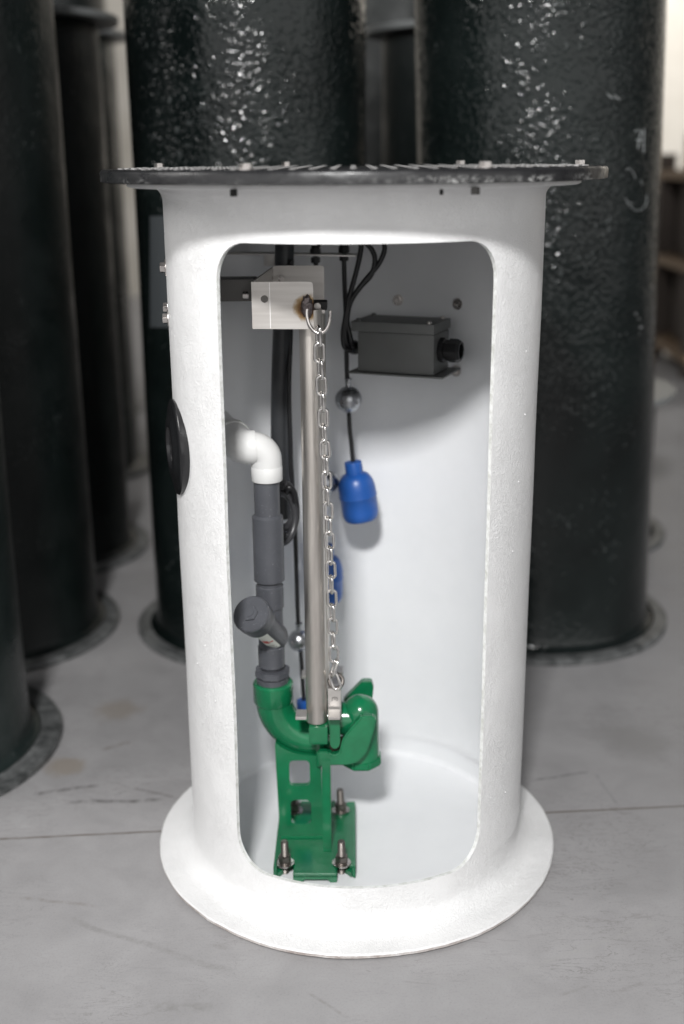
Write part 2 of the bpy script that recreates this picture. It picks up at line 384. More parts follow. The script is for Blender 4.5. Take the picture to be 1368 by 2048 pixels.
# ------------------------------------------------------------------ the white basin
R, RI = .305, .2985
PH0, PH1 = math.radians(-40.9), math.radians(42.9); Z0, Z1 = .0885, 1.1145
basin = thing('pump_basin', 'white fibreglass basin with a tall cut out window and wide round base flange', 'basin', (0, 0, 0))
def shell():
    bm = bmesh.new()
    n_side, n_top, K = 60, 72, 26
    zA, zB = .048, 1.146
    # outer rectangle loop, starting bottom-left, counterclockwise
    op = []
    for k in range(n_top*2): op.append((-PI+2*PI*k/(n_top*2), zA))
    for k in range(n_side): op.append((PI, zA+(zB-zA)*k/n_side))
    for k in range(n_top*2): op.append((PI-2*PI*k/(n_top*2), zB))
    for k in range(n_side): op.append((-PI, zB-(zB-zA)*k/n_side))
    N = len(op)
    # hole loop: arc-length resampled rounded rectangle, aligned corner to corner
    def seg_line(a, b, n): return [(a[0]+(b[0]-a[0])*k/n, a[1]+(b[1]-a[1])*k/n) for k in range(n)]
    rc = .056; rb = .062
    def corner(cx, cz, a0, a1, n, r):
        return [(cx+r/R*math.cos(a0+(a1-a0)*k/n), cz+r*math.sin(a0+(a1-a0)*k/n)) for k in range(n)]
    fine = []
    A = 60
    fine += seg_line((PH0+rb/R, Z0), (PH1-rb/R, Z0), 200); m1 = len(fine)
    fine += corner(PH1-rb/R, Z0+rb, -PI/2, 0, A, rb); m2 = len(fine)
    fine += seg_line((PH1, Z0+rb), (PH1, Z1-rc), 400)
    fine += corner(PH1-rc/R, Z1-rc, 0, PI/2, A, rc)
    fine += seg_line((PH1-rc/R, Z1), (PH0+rc/R, Z1), 200)
    fine += corner(PH0+rc/R, Z1-rc, PI/2, PI, A, rc)
    fine += seg_line((PH0, Z1-rc), (PH0, Z0+rb), 400)
    fine += corner(PH0+rb/R, Z0+rb, PI, 1.5*PI, A, rb)
    F_ = len(fine); h1 = A//2
    # index in `fine` of the four mid-corners (BL, BR, TR, TL)
    iBR = 200+h1; iTR = 200+A+400+h1; iTL = 200+A+400+A+200+h1; iBL = F_-h1
    def pick(i0, i1, n):
        if i1 <= i0: i1 += F_
        return [fine[int(round(i0+(i1-i0)*k/n)) % F_] for k in range(n)]
    hp = pick(iBL-F_, iBR, n_top*2)+pick(iBR, iTR, n_side)+pick(iTR, iTL, n_top*2)+pick(iTL, iBL, n_side)
    def pos(r, p, z): return (r*math.sin(p), -r*math.cos(p), z)
    sets = []
    for r in (R, RI):
        rows = []
        for k in range(K+1):
            s = (k/K)
            s2 = s**1.4
            row = []
            for i in range(N):
                a, b = hp[i], op[i]
                p = a[0]+(b[0]-a[0])*s2; z = a[1]+(b[1]-a[1])*s2
                row.append(bm.verts.new(pos(r, p, z)))
            rows.append(row)
        sets.append(rows)
        for a, b in zip(rows, rows[1:]):
            for i in range(N):
                f = bm.faces.new((a[i], a[(i+1) % N], b[(i+1) % N], b[i])); f.material_index = 0 if r == R else 1
    o, n_ = sets
    for i in range(N):
        f = bm.faces.new((o[0][i], o[0][(i+1) % N], n_[0][(i+1) % N], n_[0][i])); f.material_index = 2
    M2 = n_top*2
    def rings(prof, mi, zstart):
        prev = None
        for r, z in prof:
            cur = [bm.verts.new(pos(r, -PI+2*PI*k/M2, z)) if r > 1e-6 else None for k in range(M2)]
            if r <= 1e-6:
                c = bm.verts.new((0, 0, z)); cur = [c]*M2
            if prev:
                for k in range(M2):
                    q = [prev[k], prev[(k+1) % M2], cur[(k+1) % M2], cur[k]]; u = []
                    for v in q:
                        if v not in u: u.append(v)
                    f = bm.faces.new(u); f.material_index = mi
            prev = cur
    # lower fillet and base flange
    fr = .036; pr = [(R, zA)]
    for k in range(1, 13):
        a = PI/2*k/12; pr.append((R+fr*(1-math.cos(a)), zA-(fr*math.sin(a))))
    zb = zA-fr
    pr += [(.3675, zb-.0005), (.3698, zb-.003), (.3693, .0040), (.362, .0030), (.352, 0), (.2, 0), (0, 0)]
    rings(pr, 0, zA)
    pi_ = [(RI, zA)]
    fi = .012
    for k in range(1, 9):
        a = PI/2*k/8; pi_.append((RI-fi*(1-math.cos(a)), .010+fi-fi*math.sin(a)) if k else None)
    pi_.insert(1, (RI, .010+fi))
    pi_ += [(.2, .0095), (.1, .009), (0, .009)]
    rings(pi_, 1, zA)
    # upper fillet and top flange
    fu = .020; pr = [(R, zB)]; zt = 1.1935
    pr.append((R, zt-.006-fu))
    for k in range(1, 9):
        a = PI/2*k/8; pr.append((R+fu*(1-math.cos(a)), zt-.006-fu+fu*math.sin(a)))
    pr += [(.355, zt-.0065), (.3585, zt-.005), (.359, zt-.001), (.359, zt), (.33, zt), (RI, zt), (RI, zB)]
    rings(pr[:-2], 0, zB); rings(pr[-4:], 1, zB)
    for f in bm.faces:
        if all(math.hypot(v.co.x, v.co.y) > .36 and v.co.z < .0095 for v in f.verts): f.material_index = 3
    bmesh.ops.remove_doubles(bm, verts=bm.verts, dist=2e-5)
    # gentle out-of-true wobble of hand-laid glass fibre
    for v in bm.verts:
        r = math.hypot(v.co.x, v.co.y)
        if r > .25 and v.co.z < 1.17:
            w = noise.noise(Vector((v.co.x*5, v.co.y*5, v.co.z*4)))*.0016*(1 if r < .35 else 1.6)+(noise.noise(Vector((v.co.x*38, v.co.y*38, 3)))*.0012 if r > .36 else 0)
            v.co.x *= 1+w/r; v.co.y *= 1+w/r
    return bm
sh = obj('shell', shell(), [m_out, m_in, m_edge, m_raw], basin, 40)
# cover
ZC0, ZC1 = 1.1945, 1.2138
cv = obj('cover', lathe([(0, ZC0), (.393, ZC0), (.398, ZC0+.0015), (.3985, ZC1-.005), (.397, ZC1-.0022), (.394, ZC1-.0003), (.36, ZC1), (0, ZC1)], 192), m_cover, basin, 50)
bm = bmesh.new(); k = 0
for i in range(-14, 15):
    for j in range(-14, 15):
        x, y = i*.027, j*.027
        if math.hypot(x, y) < .372:
            a = PI/4 if (i+j) % 2 else -PI/4
            u = Vector((math.cos(a), math.sin(a), 0)); v = Vector((-u.y, u.x, 0)); c = Vector((x, y, ZC1-.0003))
            vs = [bm.verts.new(c+u*.006), bm.verts.new(c+v*.0035), bm.verts.new(c-u*.006), bm.verts.new(c-v*.0035)]
            vt = [bm.verts.new(c+u*.006+Vector((0, 0, .0021))), bm.verts.new(c+v*.0016+Vector((0, 0, .0021))), bm.verts.new(c-u*.006+Vector((0, 0, .0021))), bm.verts.new(c-v*.0016+Vector((0, 0, .0021)))]
            bm.faces.new(vt)
            for q in range(4): bm.faces.new((vs[q], vs[(q+1) % 4], vt[(q+1) % 4], vt[q]))
obj('tread', bm, m_tread, cv, 25)
for ph in (28.2, 96, 147.5, -22.6, -115, -160):
    a = math.radians(ph); c = Vector((.3705*math.sin(a), -.3705*math.cos(a), ZC1)) if ph != -22.6 else Vector((.370*math.sin(a), -.370*math.cos(a), ZC1))
    b = obj('bolt', merge(lathe([(0, 0), (.0115, 0), (.0115, .0015), (0, .0015)], 20, c), hexprism(c+Vector((0, 0, .0015)), .0088, .0065)), m_steel, cv, 30)
# bolt ends under the top flange
for px, sz in ((951, 1), (467, .75), (883, .35)):
    c = P(px, 377, Y=-.325)
    obj('bolt_end', hexprism((c.x, c.y, 1.1795), .0058*sz+.001, .0095, n=4), m_black if px != 951 else m_arm, basin, 30)
# pipe hub on the left
ph = math.radians(-73.5); nrm = Vector((math.sin(ph), -math.cos(ph), 0))
hub = obj('pipe_seal', lathe([(.0, .0), (.074, -.014), (.078, -.008), (.079, .003), (.077, .0055), (.070, .007), (.058, .0085), (.050, .012), (.040, .0135), (.034, .0128), (.032, .008), (.0, .008)], 64, nrm*(R-.001)+Vector((0, 0, .777)), nrm), m_rubber, basin, 40)
# bolts on the left outer wall
for px, py in ((333, 533), (336, 634), (331, 618)):
    z = P(px, py, Y=-.03).z
    a = math.radians(-81 if px != 331 else -88); nn = Vector((math.sin(a), -math.cos(a), 0)); c = nn*(R-.001)+Vector((0, 0, z))
    b = lathe([(0, 0), (.0135, 0), (.0135, .0018), (.0125, .0022), (0, .0022)], 24, c, nn)
    obj('wall_bolt', merge(b, hexprism(c+nn*.002, .0085, .008, nn)), m_steel, basin, 30)
# bolt heads on the inside wall round the junction box
for px, py in ((796, 600), (915, 608), (912, 742)):
    c = cyl_hit(px, py, RI-.001, True); nn = Vector((-c.x, -c.y, 0)).normalized()
    b = lathe([(0, 0), (.0105, 0), (.0105, .0018), (.0, .0018)], 24, c, nn)
    obj('wall_bolt', merge(b, lathe([(0, .0018), (.0062, .0018), (.006, .006), (.0045, .0072), (.003, .0072), (.0028, .0045), (0, .0045)], 6, c, nn)), m_steel, basin, 30)
# small drips of gelcoat on the shell
for k in range(18):
    a = math.radians(random.choice((random.uniform(46, 80), random.uniform(-80, -45)))); z = random.uniform(.12, 1.0); s = random.uniform(.0006, .0011)
    c = Vector((R*math.sin(a), -R*math.cos(a), z)); mtx = Matrix.Translation(c) @ Matrix.Diagonal((s, s, s*random.uniform(1, 2.5), 1))
    own = bmesh.new(); bmesh.ops.create_icosphere(own, subdivisions=2, radius=1, matrix=mtx)
    obj('gelcoat_drip', own, m_out, basin, 60)

# ------------------------------------------------------------------ green base elbow
YE = -.03
FLZ = .0095
gb = thing('base_elbow', 'green cast iron base elbow on a slotted foot bolted to the basin floor', 'pump base', (-.075, -.04, FLZ))
def G(x, y, Y): return P(x, y, Y=Y)
yf = P(630, 1766, Z=FLZ).y                    # front of the foot
ZT = P(630, 1747, Y=yf).z                     # top of the foot
xl, xr = P(586, 1757, Y=yf).x, P(674, 1757, Y=yf).x
XL = P(548, 1700, Y=yf+.04).x; XR = P(711, 1700, Y=yf+.04).x
yb = P(650, 1612, Z=ZT).y
# foot plate with notches round the front bolts
BL = P(570, 1727, Z=ZT); BR = P(683, 1727, Z=ZT); BBR = P(682, 1622, Z=ZT); BBL = P(588, 1622, Z=ZT)
ny_ = BL.y
poly = [(xl, yf), (xr, yf), (xr, ny_-.001), (BR.x-.006, ny_+.006), (BR.x+.006, ny_+.006), (BR.x+.008, ny_-.004), (XR, ny_-.004), (XR, yb+.018), (BBR.x+.011, yb+.018), (BBR.x+.007, yb-.004), (BBR.x-.007, yb-.004), (BBR.x-.011, yb+.022), (BBL.x+.012, yb+.022), (BBL.x+.007, yb-.004), (BBL.x-.007, yb-.004), (BBL.x-.011, yb+.018), (XL, yb+.018), (XL, ny_-.004), (BL.x-.008, ny_-.004), (BL.x-.006, ny_+.006), (BL.x+.006, ny_+.006), (xl, ny_-.001)]
bm = prism([(x, y, ZT-.007) for x, y in poly], (0, 0, .007), None, .0022, 3)
# tongue front with the arch under it
fz = [(xl, FLZ), (xl+.016, FLZ), (xl+.020, FLZ+.006), (xr-.016, FLZ+.006), (xr-.012, FLZ), (xr, FLZ), (xr, ZT-.0075), (xl, ZT-.0075)]
prism([(x, yf+.0003, z) for x, z in fz], (0, .008, 0), bm, .001)
for x in (xl, xr-.007): prism([(x, yf+.009, FLZ), (x+.007, yf+.009, FLZ), (x+.007, yb, FLZ), (x, yb, FLZ)], (0, 0, ZT-.0075-FLZ), bm)
# outer lips, splayed at the front
for s, X_ in ((-1, XL), (1, XR)):
    pl = [(X_, yf+.012, FLZ), (X_-s*.006, yf+.016, FLZ), (X_-s*.006, yb+.01, FLZ), (X_, yb+.01, FLZ)]
    prism(pl, (0, 0, ZT+.004-FLZ), bm, .0012)
    pl = [(X_-s*.0065, yf+.014, FLZ), (X_-s*.019, ny_-.002, FLZ), (X_-s*.0065, ny_+.004, FLZ)]
    prism(pl, (0, 0, ZT-.008-FLZ), bm, .001)
obj('foot', bm, m_green, gb, 30)
# column: web with two windows, side ribs
yw = P(600, 1675, Z=ZT).y
wz1 = P(600, 1496, Y=yw).z
xa0 = P(560, 1675, Y=yw).x; xb0 = P(648, 1675, Y=yw).x; xa1 = P(550, 1500, Y=yw).x; xb1 = P(640, 1500, Y=yw).x
def win(x0, y0, x1, y1):
    a = P(x0, y0, Y=yw); b = P(x1, y1, Y=yw); return (a.x, b.z, b.x, a.z)
w1 = win(578, 1521, 620, 1572); w2 = win(581, 1600, 623, 1648)
def web(bm):
    own = bmesh.new()
    outer = [(xa0, ZT), (xb0, ZT)]+[(q.x, q.z) for q in (P(x, y, Y=yw) for x, y in ((641, 1512), (622, 1511.5), (604, 1509.5), (588, 1506), (572, 1500), (560, 1493), (551, 1485)))]
    def add_loop(pts):
        vs = [own.verts.new((x, yw, z)) for x, z in pts]; es = [own.edges.new((vs[i], vs[(i+1) % len(vs)])) for i in range(len(vs))]; return es
    es = add_loop(outer)
    for w in (w1, w2):
        pts = rounded([(w[0], w[1]), (w[2], w[1]), (w[2], w[3]), (w[0], w[3])], .010, 6)
        es += add_loop([(p[0], p[1]) for p in pts])
    bmesh.ops.triangle_fill(own, edges=es, use_beauty=True, use_dissolve=False)
    r = bmesh.ops.extrude_face_region(own, geom=own.faces[:])
    bmesh.ops.translate(own, verts=[v for v in r['geom'] if isinstance(v, bmesh.types.BMVert)], vec=(0, .011, 0))
    return merge(bm, own)
bm = web(None)
# right rib in front of and behind the web
xr0 = P(645, 1600, Y=yw-.03).x; xr1 = P(662, 1600, Y=yw-.03).x
yr = P(655, 1701, Z=ZT).y; rz1 = P(655, 1520, Y=yr).z
prism([(xr0, yr, ZT-.001), (xr1, yr, ZT-.001), (xr1, yr, rz1), (xr0, yr, rz1)], (0, .075, 0), bm, .0022)
prism([(xa0-.001, yw+.0105, ZT-.001), (xa0+.009, yw+.0105, ZT-.001), (xa1+.009, yw+.0105, wz1-.004), (xa1-.001, yw+.0105, wz1)], (0, .05, 0), bm, .0015)
tube([(xa0+.002, yw-.001, ZT+.001), ((xa0+xb0)/2, yw-.0012, ZT+.0012), (xb0-.001, yw-.001, ZT+.001)], .0032, 10, bm)
tube([(xr0, yr-.0005, ZT+.0008), (xr1, yr-.0005, ZT+.0008)], .0028, 10, bm)
obj('column', bm, m_green, gb, 30)
# elbow body
c0 = P(549, 1400, Y=YE); el_r = .0335
ce = P(549, 1472, Y=YE); zz = ce.z; Rb = c0.z-zz; xend = P(660, 1472, Y=YE).x
pts = [c0+Vector((0, 0, .02)), c0]
for k in range(1, 17):
    a = PI/2*k/16; pts.append(Vector((c0.x+Rb*(1-math.cos(a)), YE, c0.z-Rb*math.sin(a))))
pts.append(Vector((xend, YE, zz)))
bm = tube(pts, el_r, 48)
obj('elbow', bm, m_green, gb, 50)
ct, cb = P(546, 1362, Y=YE), P(546, 1403, Y=YE)
obj('collar', lathe([(.02, ct.z), (.0335, ct.z), (.0362, ct.z-.003), (.0362, cb.z+.004), (.034, cb.z)], 48, (ct.x, YE, 0)), m_green, gb, 40)
# support block under the front rail, flange behind it
a = P(617, 1446, Y=-.108); b = P(656, 1490, Y=-.108)
zb_ = P(640, 1440, Y=-.085).z
bm = box(((a.x+b.x)/2, -.079, (zb_-.002+b.z)/2), (b.x-a.x, .058, zb_-.002-b.z), None, None, .004)
box(((a.x+b.x)/2+.004, .045, (zb_-.012+b.z)/2), (b.x-a.x, .07, zb_-.022-b.z), bm, None, .0025)
a2 = P(632, 1492, Y=-.06)
box((a2.x+.008, -.03, zz-.002), (.016, .085, .078), bm, None, .004)
obj('rail_seat', bm, m_green, gb, 30)
# foot bolts
for q, low in ((BL, 1), (BR, 1), (BBR, 0), (BBL, 0)):
    tilt = Vector((random.uniform(-.05, .05), random.uniform(-.04, .04), 1)).normalized()
    o = Vector((q.x, q.y, ZT)); h_ = .046
    bm = bmesh.new(); prof = [(0, -(ZT-FLZ)), (.0048, -(ZT-FLZ))]
    n = 34
    for k in range(n): prof += [(.0068, -(ZT-FLZ)+.002+k*(h_+ZT-FLZ-.003)/n), (.0060, -(ZT-FLZ)+.002+(k+.5)*(h_+ZT-FLZ-.003)/n)]
    prof += [(.0055, h_), (0, h_)]
    lathe(prof, 16, o, tilt, bm)
    st_ = obj('stud', bm, m_eye, gb, 60)
    obj('washer', lathe([(.006, .0006), (.0168, .0006), (.0168, .0028), (.006, .0028)], 32, o, tilt, closed=True), m_steel, gb, 30)
    bm = lathe([(.006, .003), (.0108, .003), (.0108, .0062), (.006, .0062)], 24, o, tilt, closed=True)
    obj('nut', hexprism(o+tilt*.0064, .0114, .0105, tilt, bm), m_eye, gb, 30)

# ------------------------------------------------------------------ claw that slides on the rails
YF = -.100
sb = thing('sliding_claw', 'green cast iron discharge claw with domed elbow and stainless guide plates', 'pump claw', P(715, 1500, Y=-.03))
def Z7(x, y): return (600+x/7.6, 1300+y/7.6)
fr_ = [(270, 1555), (440, 1555), (470, 1590), (520, 1602), (572, 1590), (602, 1556), (640, 1380), (700, 1285), (895, 1060), (935, 1012), (1125, 1015), (1158, 1055), (1130, 1200), (1065, 1430), (995, 1600), (870, 1722), (720, 1758), (288, 1766)]
poly = [P(*Z7(x, y), Y=YF) for x, y in fr_]
bm = prism(poly, (0, .016, 0), None, .0026, 3)
obj('front_arm', bm, m_green, sb, 30)
re_ = [(640, 830), (680, 750), (945, 485), (1090, 485), (1120, 555), (1105, 720), (1040, 960), (900, 1150), (640, 1150)]
poly = [P(*Z7(x, y), Y=.015) for x, y in re_]
obj('rear_arm', prism(poly, (0, .018, 0), None, .0016), m_green, sb, 30)
bar = [(452, 1060), (606, 1060), (612, 1400), (600, 1460), (570, 1500), (530, 1512), (490, 1500), (462, 1460), (452, 1400)]
bm = prism([P(*Z7(x, y), Y=YF+.001) for x, y in bar], (0, .03, 0), None, .0014)
q = P(*Z7(525, 1575), Y=YF+.01); 
obj('slide_bar', bm, m_green, sb, 30)
obj('gasket', box(P(*Z7(515, 1500), Y=YF+.045), (.034, .006, .05), None, None, .003), m_rust, sb, 30)
dc = P(721, 1424, Y=-.045); dr = .0325; db = P(724, 1512, Y=-.045)
prof = [(0, dr)]
for k in range(1, 13): a = PI/2*k/12; prof.append((dr*math.sin(a), dr*math.cos(a)))
zl = dc.z-db.z
prof += [(dr+.001, -zl*.5), (dr+.0025, -zl), (.02, -zl-.001), (0, -zl-.001)]
bm = lathe(prof, 48, (dc.x, dc.y, dc.z), (0, 0, 1))
cyl((xend-.03, -.045, dc.z-.012), (dc.x, -.045, dc.z-.012), .030, 36, bm)
obj('dome_elbow', bm, m_green, sb, 50)
oc = Vector((dc.x+.001, dc.y, dc.z-zl-.012))
obj('inlet_nut', prism([oc+Vector((.0385*math.cos(PI/8+PI/4*k), .0385*math.sin(PI/8+PI/4*k), 0)) for k in range(8)], (0, 0, .018), None, .003), m_green, sb, 30)
# stainless guide plates (front pair / rear pair) and the upright bar
def shoe(x0, x1, ytop, yfront, Yn):
    a = P(x0, yfront, Y=Yn); b = P(x1, yfront, Y=Yn)
    return prism([(a.x, Yn, a.z), (b.x, Yn, b.z+(a.z-b.z)), (b.x, Yn+.030, a.z), (a.x, Yn+.030, a.z)], (0, 0, .0055), None, .0005)
obj('guide_plate', shoe(591, 613, 1411, 1440, -.122), m_dull, sb, 30)
obj('guide_plate', shoe(656.5, 680, 1420, 1440, -.122), m_dull, sb, 30)
obj('guide_plate', shoe(603, 616, 1333, 1358, .075), m_dull, sb, 30)
a = P(668, 1352, Y=.075); 
obj('guide_plate', shoe(664, 686, 1332, 1350, .075), m_dull, sb, 30)
a, b = P(656, 1438, Y=-.088), P(682, 1378, Y=-.088)
obj('upright_bar', box(((a.x+b.x)/2, -.062, (a.z+b.z)/2), (b.x-a.x, .05, b.z-a.z), None, None, .0008), m_dull, sb, 30)
a = P(672, 1396, Y=-.0885)
bm = bmesh.new()   # stamped figure on the upright
def stroke(bm, pts, Y, r=.0006): return tube([P(x, y, Y=Y) for x, y in pts], r, 6, bm)
obj('stamp', stroke(stroke(bm, [(664.5, 1402), (664.5, 1396), (668, 1394.5), (674, 1395.5), (675.5, 1399), (672, 1401.5)], -.0878), [(668, 1398), (671, 1398.5)], -.0878), m_arm, sb, 60)
ec = P(672, 1362, Y=-.075)
ring = []
ax = Vector((.25, -.85, .45)).normalized(); x_, y_, _ = frame(ax)
for k in range(32): ring.append(ec+(x_*math.cos(2*PI*k/32)+y_*math.sin(2*PI*k/32))*.0122)
bm = tube(ring, .0036, 14, None, True); cyl(ec+Vector((-.001, .004, -.010)), ec+Vector((-.001, .004, -.024)), .004, 14, bm)
obj('eye_bolt', bm, m_eye, sb, 60)

# ------------------------------------------------------------------ guide rails
def rail(label, xb, yb_, xt, yt, Y, r):
    a = P(xb, yb_, Y=Y); b = P(xt, yt, Y=Y)
    bm = lathe([(r-.002, 0), (r, 0), (r, (b-a).length), (r-.002, (b-a).length), (r-.002, 0)], 48, a, b-a)
    return tag(obj('guide_rail', bm, m_tube, None, 40), label, 'guide rail', 'stainless guide rails')
rail('stainless steel guide tube standing in front of the green elbow behind the chain', 633.5, 1440, 618.5, 618, -.085, .0182)
rail('rear stainless guide tube almost hidden behind the front one', 641, 1372, 633, 626, .072, .0175)

# ------------------------------------------------------------------ upper rail bracket
YB = -.122; YK = .125
ub = thing('rail_bracket', 'bent stainless steel bracket clamping the tube tops with a scorched weld', 'bracket', P(560, 610, Y=-.02))
a = P(505, 658, Y=YB); b = P(626, 563, Y=YB); th = .0028
zt_, zb2 = b.z, a.z
fp = rounded([(a.x, zb2), (b.x, zb2-.001), (b.x, zt_), (a.x, zt_)], [.0, .0, .006, .0], 5)
def plate_with_hole(pts, hc, hr, Y, th):
    own = bmesh.new(); vs = [own.verts.new((p[0], Y, p[1])) for p in pts]; es = [own.edges.new((vs[i], vs[(i+1) % len(vs)])) for i in range(len(vs))]
    hv = [own.verts.new((hc[0]+hr*math.cos(2*PI*k/24), Y, hc[1]+hr*math.sin(2*PI*k/24))) for k in range(24)]
    es += [own.edges.new((hv[i], hv[(i+1) % 24])) for i in range(24)]
    bmesh.ops.triangle_fill(own, edges=es, use_beauty=True)
    r = bmesh.ops.extrude_face_region(own, geom=own.faces[:])
    bmesh.ops.translate(own, verts=[v for v in r['geom'] if isinstance(v, bmesh.types.BMVert)], vec=(0, th, 0)); return own
hc = P(529, 598, Y=YB)
bm = plate_with_hole(fp, (hc.x, hc.z), .0058, YB, th)
obj('front_plate', bm, m_brk, ub, 30)
# thin bright line down the face at the bend
l0, l1 = P(540, 565, Y=YB), P(540, 657, Y=YB)
obj('bend_line', box(((l0.x+l1.x)/2, YB-.0001, (l0.z+l1.z)/2), (.0011, .0004, l0.z-l1.z)), mat('bright_line', (.85, .83, .82), .3, .3), ub, 0)
# left side and back plates
kx = P(543, 540, Y=YK).x
bm = prism([(a.x, YB+.003, zt_), (kx, YK, zt_), (kx, YK, zb2), (a.x, YB+.003, zb2)], (.0028, 0, 0), None)
obj('side_plate', bm, m_brk, ub, 30)
a2, b2 = P(542, 620, Y=YK), P(648, 531, Y=YK)
bp = rounded([(kx+.003, a2.z-.01), (b2.x, a2.z-.01), (b2.x, b2.z), (kx+.003, b2.z)], [0, 0, .006, .004], 5)
obj('back_plate', prism([(p[0], YK, p[1]) for p in bp], (0, .003, 0)), m_brk, ub, 30)
for px, py, Y, ax_ in ((497, 590, -.06, (-1, 0, 0)), (562, 557, .118, (0, -1, 0)), (635, 612, -.07, (0, -1, 0)), (541, 557, .118, (0, -1, 0))):
    c = P(px, py, Y=Y); obj('bolt', hexprism(c, .0062, .009, ax_), m_steel, ub, 30)
# clamp plugs in the rail tops
for (x, y, Y) in ((634, 622, -.062),):
    c = P(x, y, Y=Y); obj('clamp', box(c, (.026, .02, .006), None, None, .001), m_dull, ub, 30)
c = P(637, 610, Y=-.05); obj('rubber_plug', box(c, (.028, .03, .014), None, None, .002), m_black, ub, 30)
# weld blob and hook
wc = P(614, 613, Y=YB-.0012)
own = bmesh.new(); bmesh.ops.create_icosphere(own, subdivisions=4, radius=1, matrix=Matrix.Translation(wc) @ Matrix.Diagonal((.0088, .0058, .0185, 1)))
for v in own.verts: v.co += (v.co-wc)*noise.noise(v.co*260)*.25
obj('weld', own, m_weld, ub, 60)
hk = [(614, 618), (613.5, 628), (615, 638), (619, 650), (627, 661), (637, 666.5), (648, 663), (656, 653), (660, 638), (661, 621)]
hp_ = [P(x, y, Y=YB-.0045-.006*min(i, 5)/5) for i, (x, y) in enumerate(hk)]
obj('hook', tube(smooth_path(hp_, 5), .0028, 12), m_steel, ub, 60)
# arm from the bracket to the basin wall on the left
a, b = P(425, 578, Y=.02), P(512, 578, Y=.02)
obj('arm', box(((a.x+b.x)/2-.02, .02, a.z), (b.x-a.x+.04, .05, .036), None, None, .001), m_arm, ub, 30)

# ------------------------------------------------------------------ lifting chain
hb = P(637, 672, Y=-.135); eb = P(670, 1362, Y=-.088)
ch = thing('lifting_chain', 'shiny steel link chain hanging from the hook down to the eye bolt', 'chain', eb)
LT = (eb-hb).length
wr, lo, wo = .0025, .0360, .0192       # wire radius, outer length, outer width
pitch = lo-4*wr
nL = int(round(LT/pitch)); pitch = LT/nL
def link_mesh():
    a = lo/2-wo/2; r = wo/2-wr; pts = []
    for k in range(11): t_ = PI*k/10; pts.append((r*math.cos(t_), 0, a+r*math.sin(t_)))
    for k in range(11): t_ = PI+PI*k/10; pts.append((r*math.cos(t_), 0, -a+r*math.sin(t_)))
    return tube(pts, wr, 10, None, True)
bm = link_mesh(); lk0 = obj('link', bm, m_chain, None, 60); lkme = lk0.data; bpy.data.objects.remove(lk0)
dirv = (eb-hb).normalized()
for i in range(nL+1):
    o = bpy.data.objects.new('link', lkme); COL.objects.link(o); o.parent = ch
    s = i/nL
    p = hb+(eb-hb)*s+Vector((.002*math.sin(s*PI), 0, 0))
    ang = (0 if i % 2 else PI/2)+random.uniform(-.18, .18)+(.35 if i % 2 == 0 else 0)
    x_ = Vector((math.cos(ang), math.sin(ang), 0)); zv = -dirv
    zv = (zv+Vector((random.uniform(-.03, .03), 0, 0))).normalized()
    if i >= nL-1: zv = (zv+Vector((.35*(-1)**i, .2, 0))).normalized()
    x_ = (x_-zv*x_.dot(zv)).normalized(); y_ = zv.cross(x_)
    mt = Matrix((x_, y_, zv)).transposed().to_4x4(); mt.translation = p
    o.matrix_parent_inverse = Matrix.Translation(ch.location).inverted(); o.matrix_basis = mt

# ------------------------------------------------------------------ discharge pipe
dp = thing('discharge_pipe', 'grey and white pipe run with angled check valve above the green elbow', 'pipe', P(546, 1362, Y=YE))
def ringseg(name, y0, y1, r, mtl=m_pvc, x=None, bev=.0015, n=48, hollow=0):
    x0 = x if x is not None else 533+(y0-955)*.028; 
    a = P(x0, y0, Y=YE); b = P(x0+(y1-y0)*.028, y1, Y=YE)
    a = Vector((a.x, YE, a.z)); b = Vector((b.x, YE, b.z))
    L = (a-b).length
    pr = [(0, 0), (r-bev, 0), (r, bev), (r, L-bev), (r-bev, L), (0, L)]
    return obj(name, lathe(pr, n, b, a-b), mtl, dp, 40)
ringseg('pipe', 950, 1040, .0222)
ringseg('coupling', 1028, 1163, .0268, bev=.004)
ringseg('pipe', 1155, 1175, .0215)
ringseg('valve_socket', 1169, 1214, .0243)
ringseg('valve_body', 1208, 1300, .0222)
ringseg('valve_socket', 1290, 1331, .0238)
a = P(544, 1345, Y=YE); prof = []
for k in range(14): prof += [(.0205, .030-k*.0011), (.0196, .030-k*.0011-.0006)]
obj('thread', lathe([(0, .031)]+prof+[(.020, .0), (0, 0)], 40, (a.x, YE, a.z-.004)), m_pvc, dp, 60)
a = P(545, 1350, Y=YE)
obj('bushing_nut', prism([Vector((a.x, YE, a.z))+Vector((.0325*math.cos(PI/8+PI/4*k), .0325*math.sin(PI/8+PI/4*k), 0)) for k in range(8)], (0, 0, .013), None, .0018), m_pvc, dp, 30)
a = P(545, 1366, Y=YE)
obj('bushing', lathe([(0, .0), (.0285, 0), (.029, .003), (.0285, .0085), (.029, .014), (0, .014)], 40, (a.x, YE, a.z)), m_pvc, dp, 30)
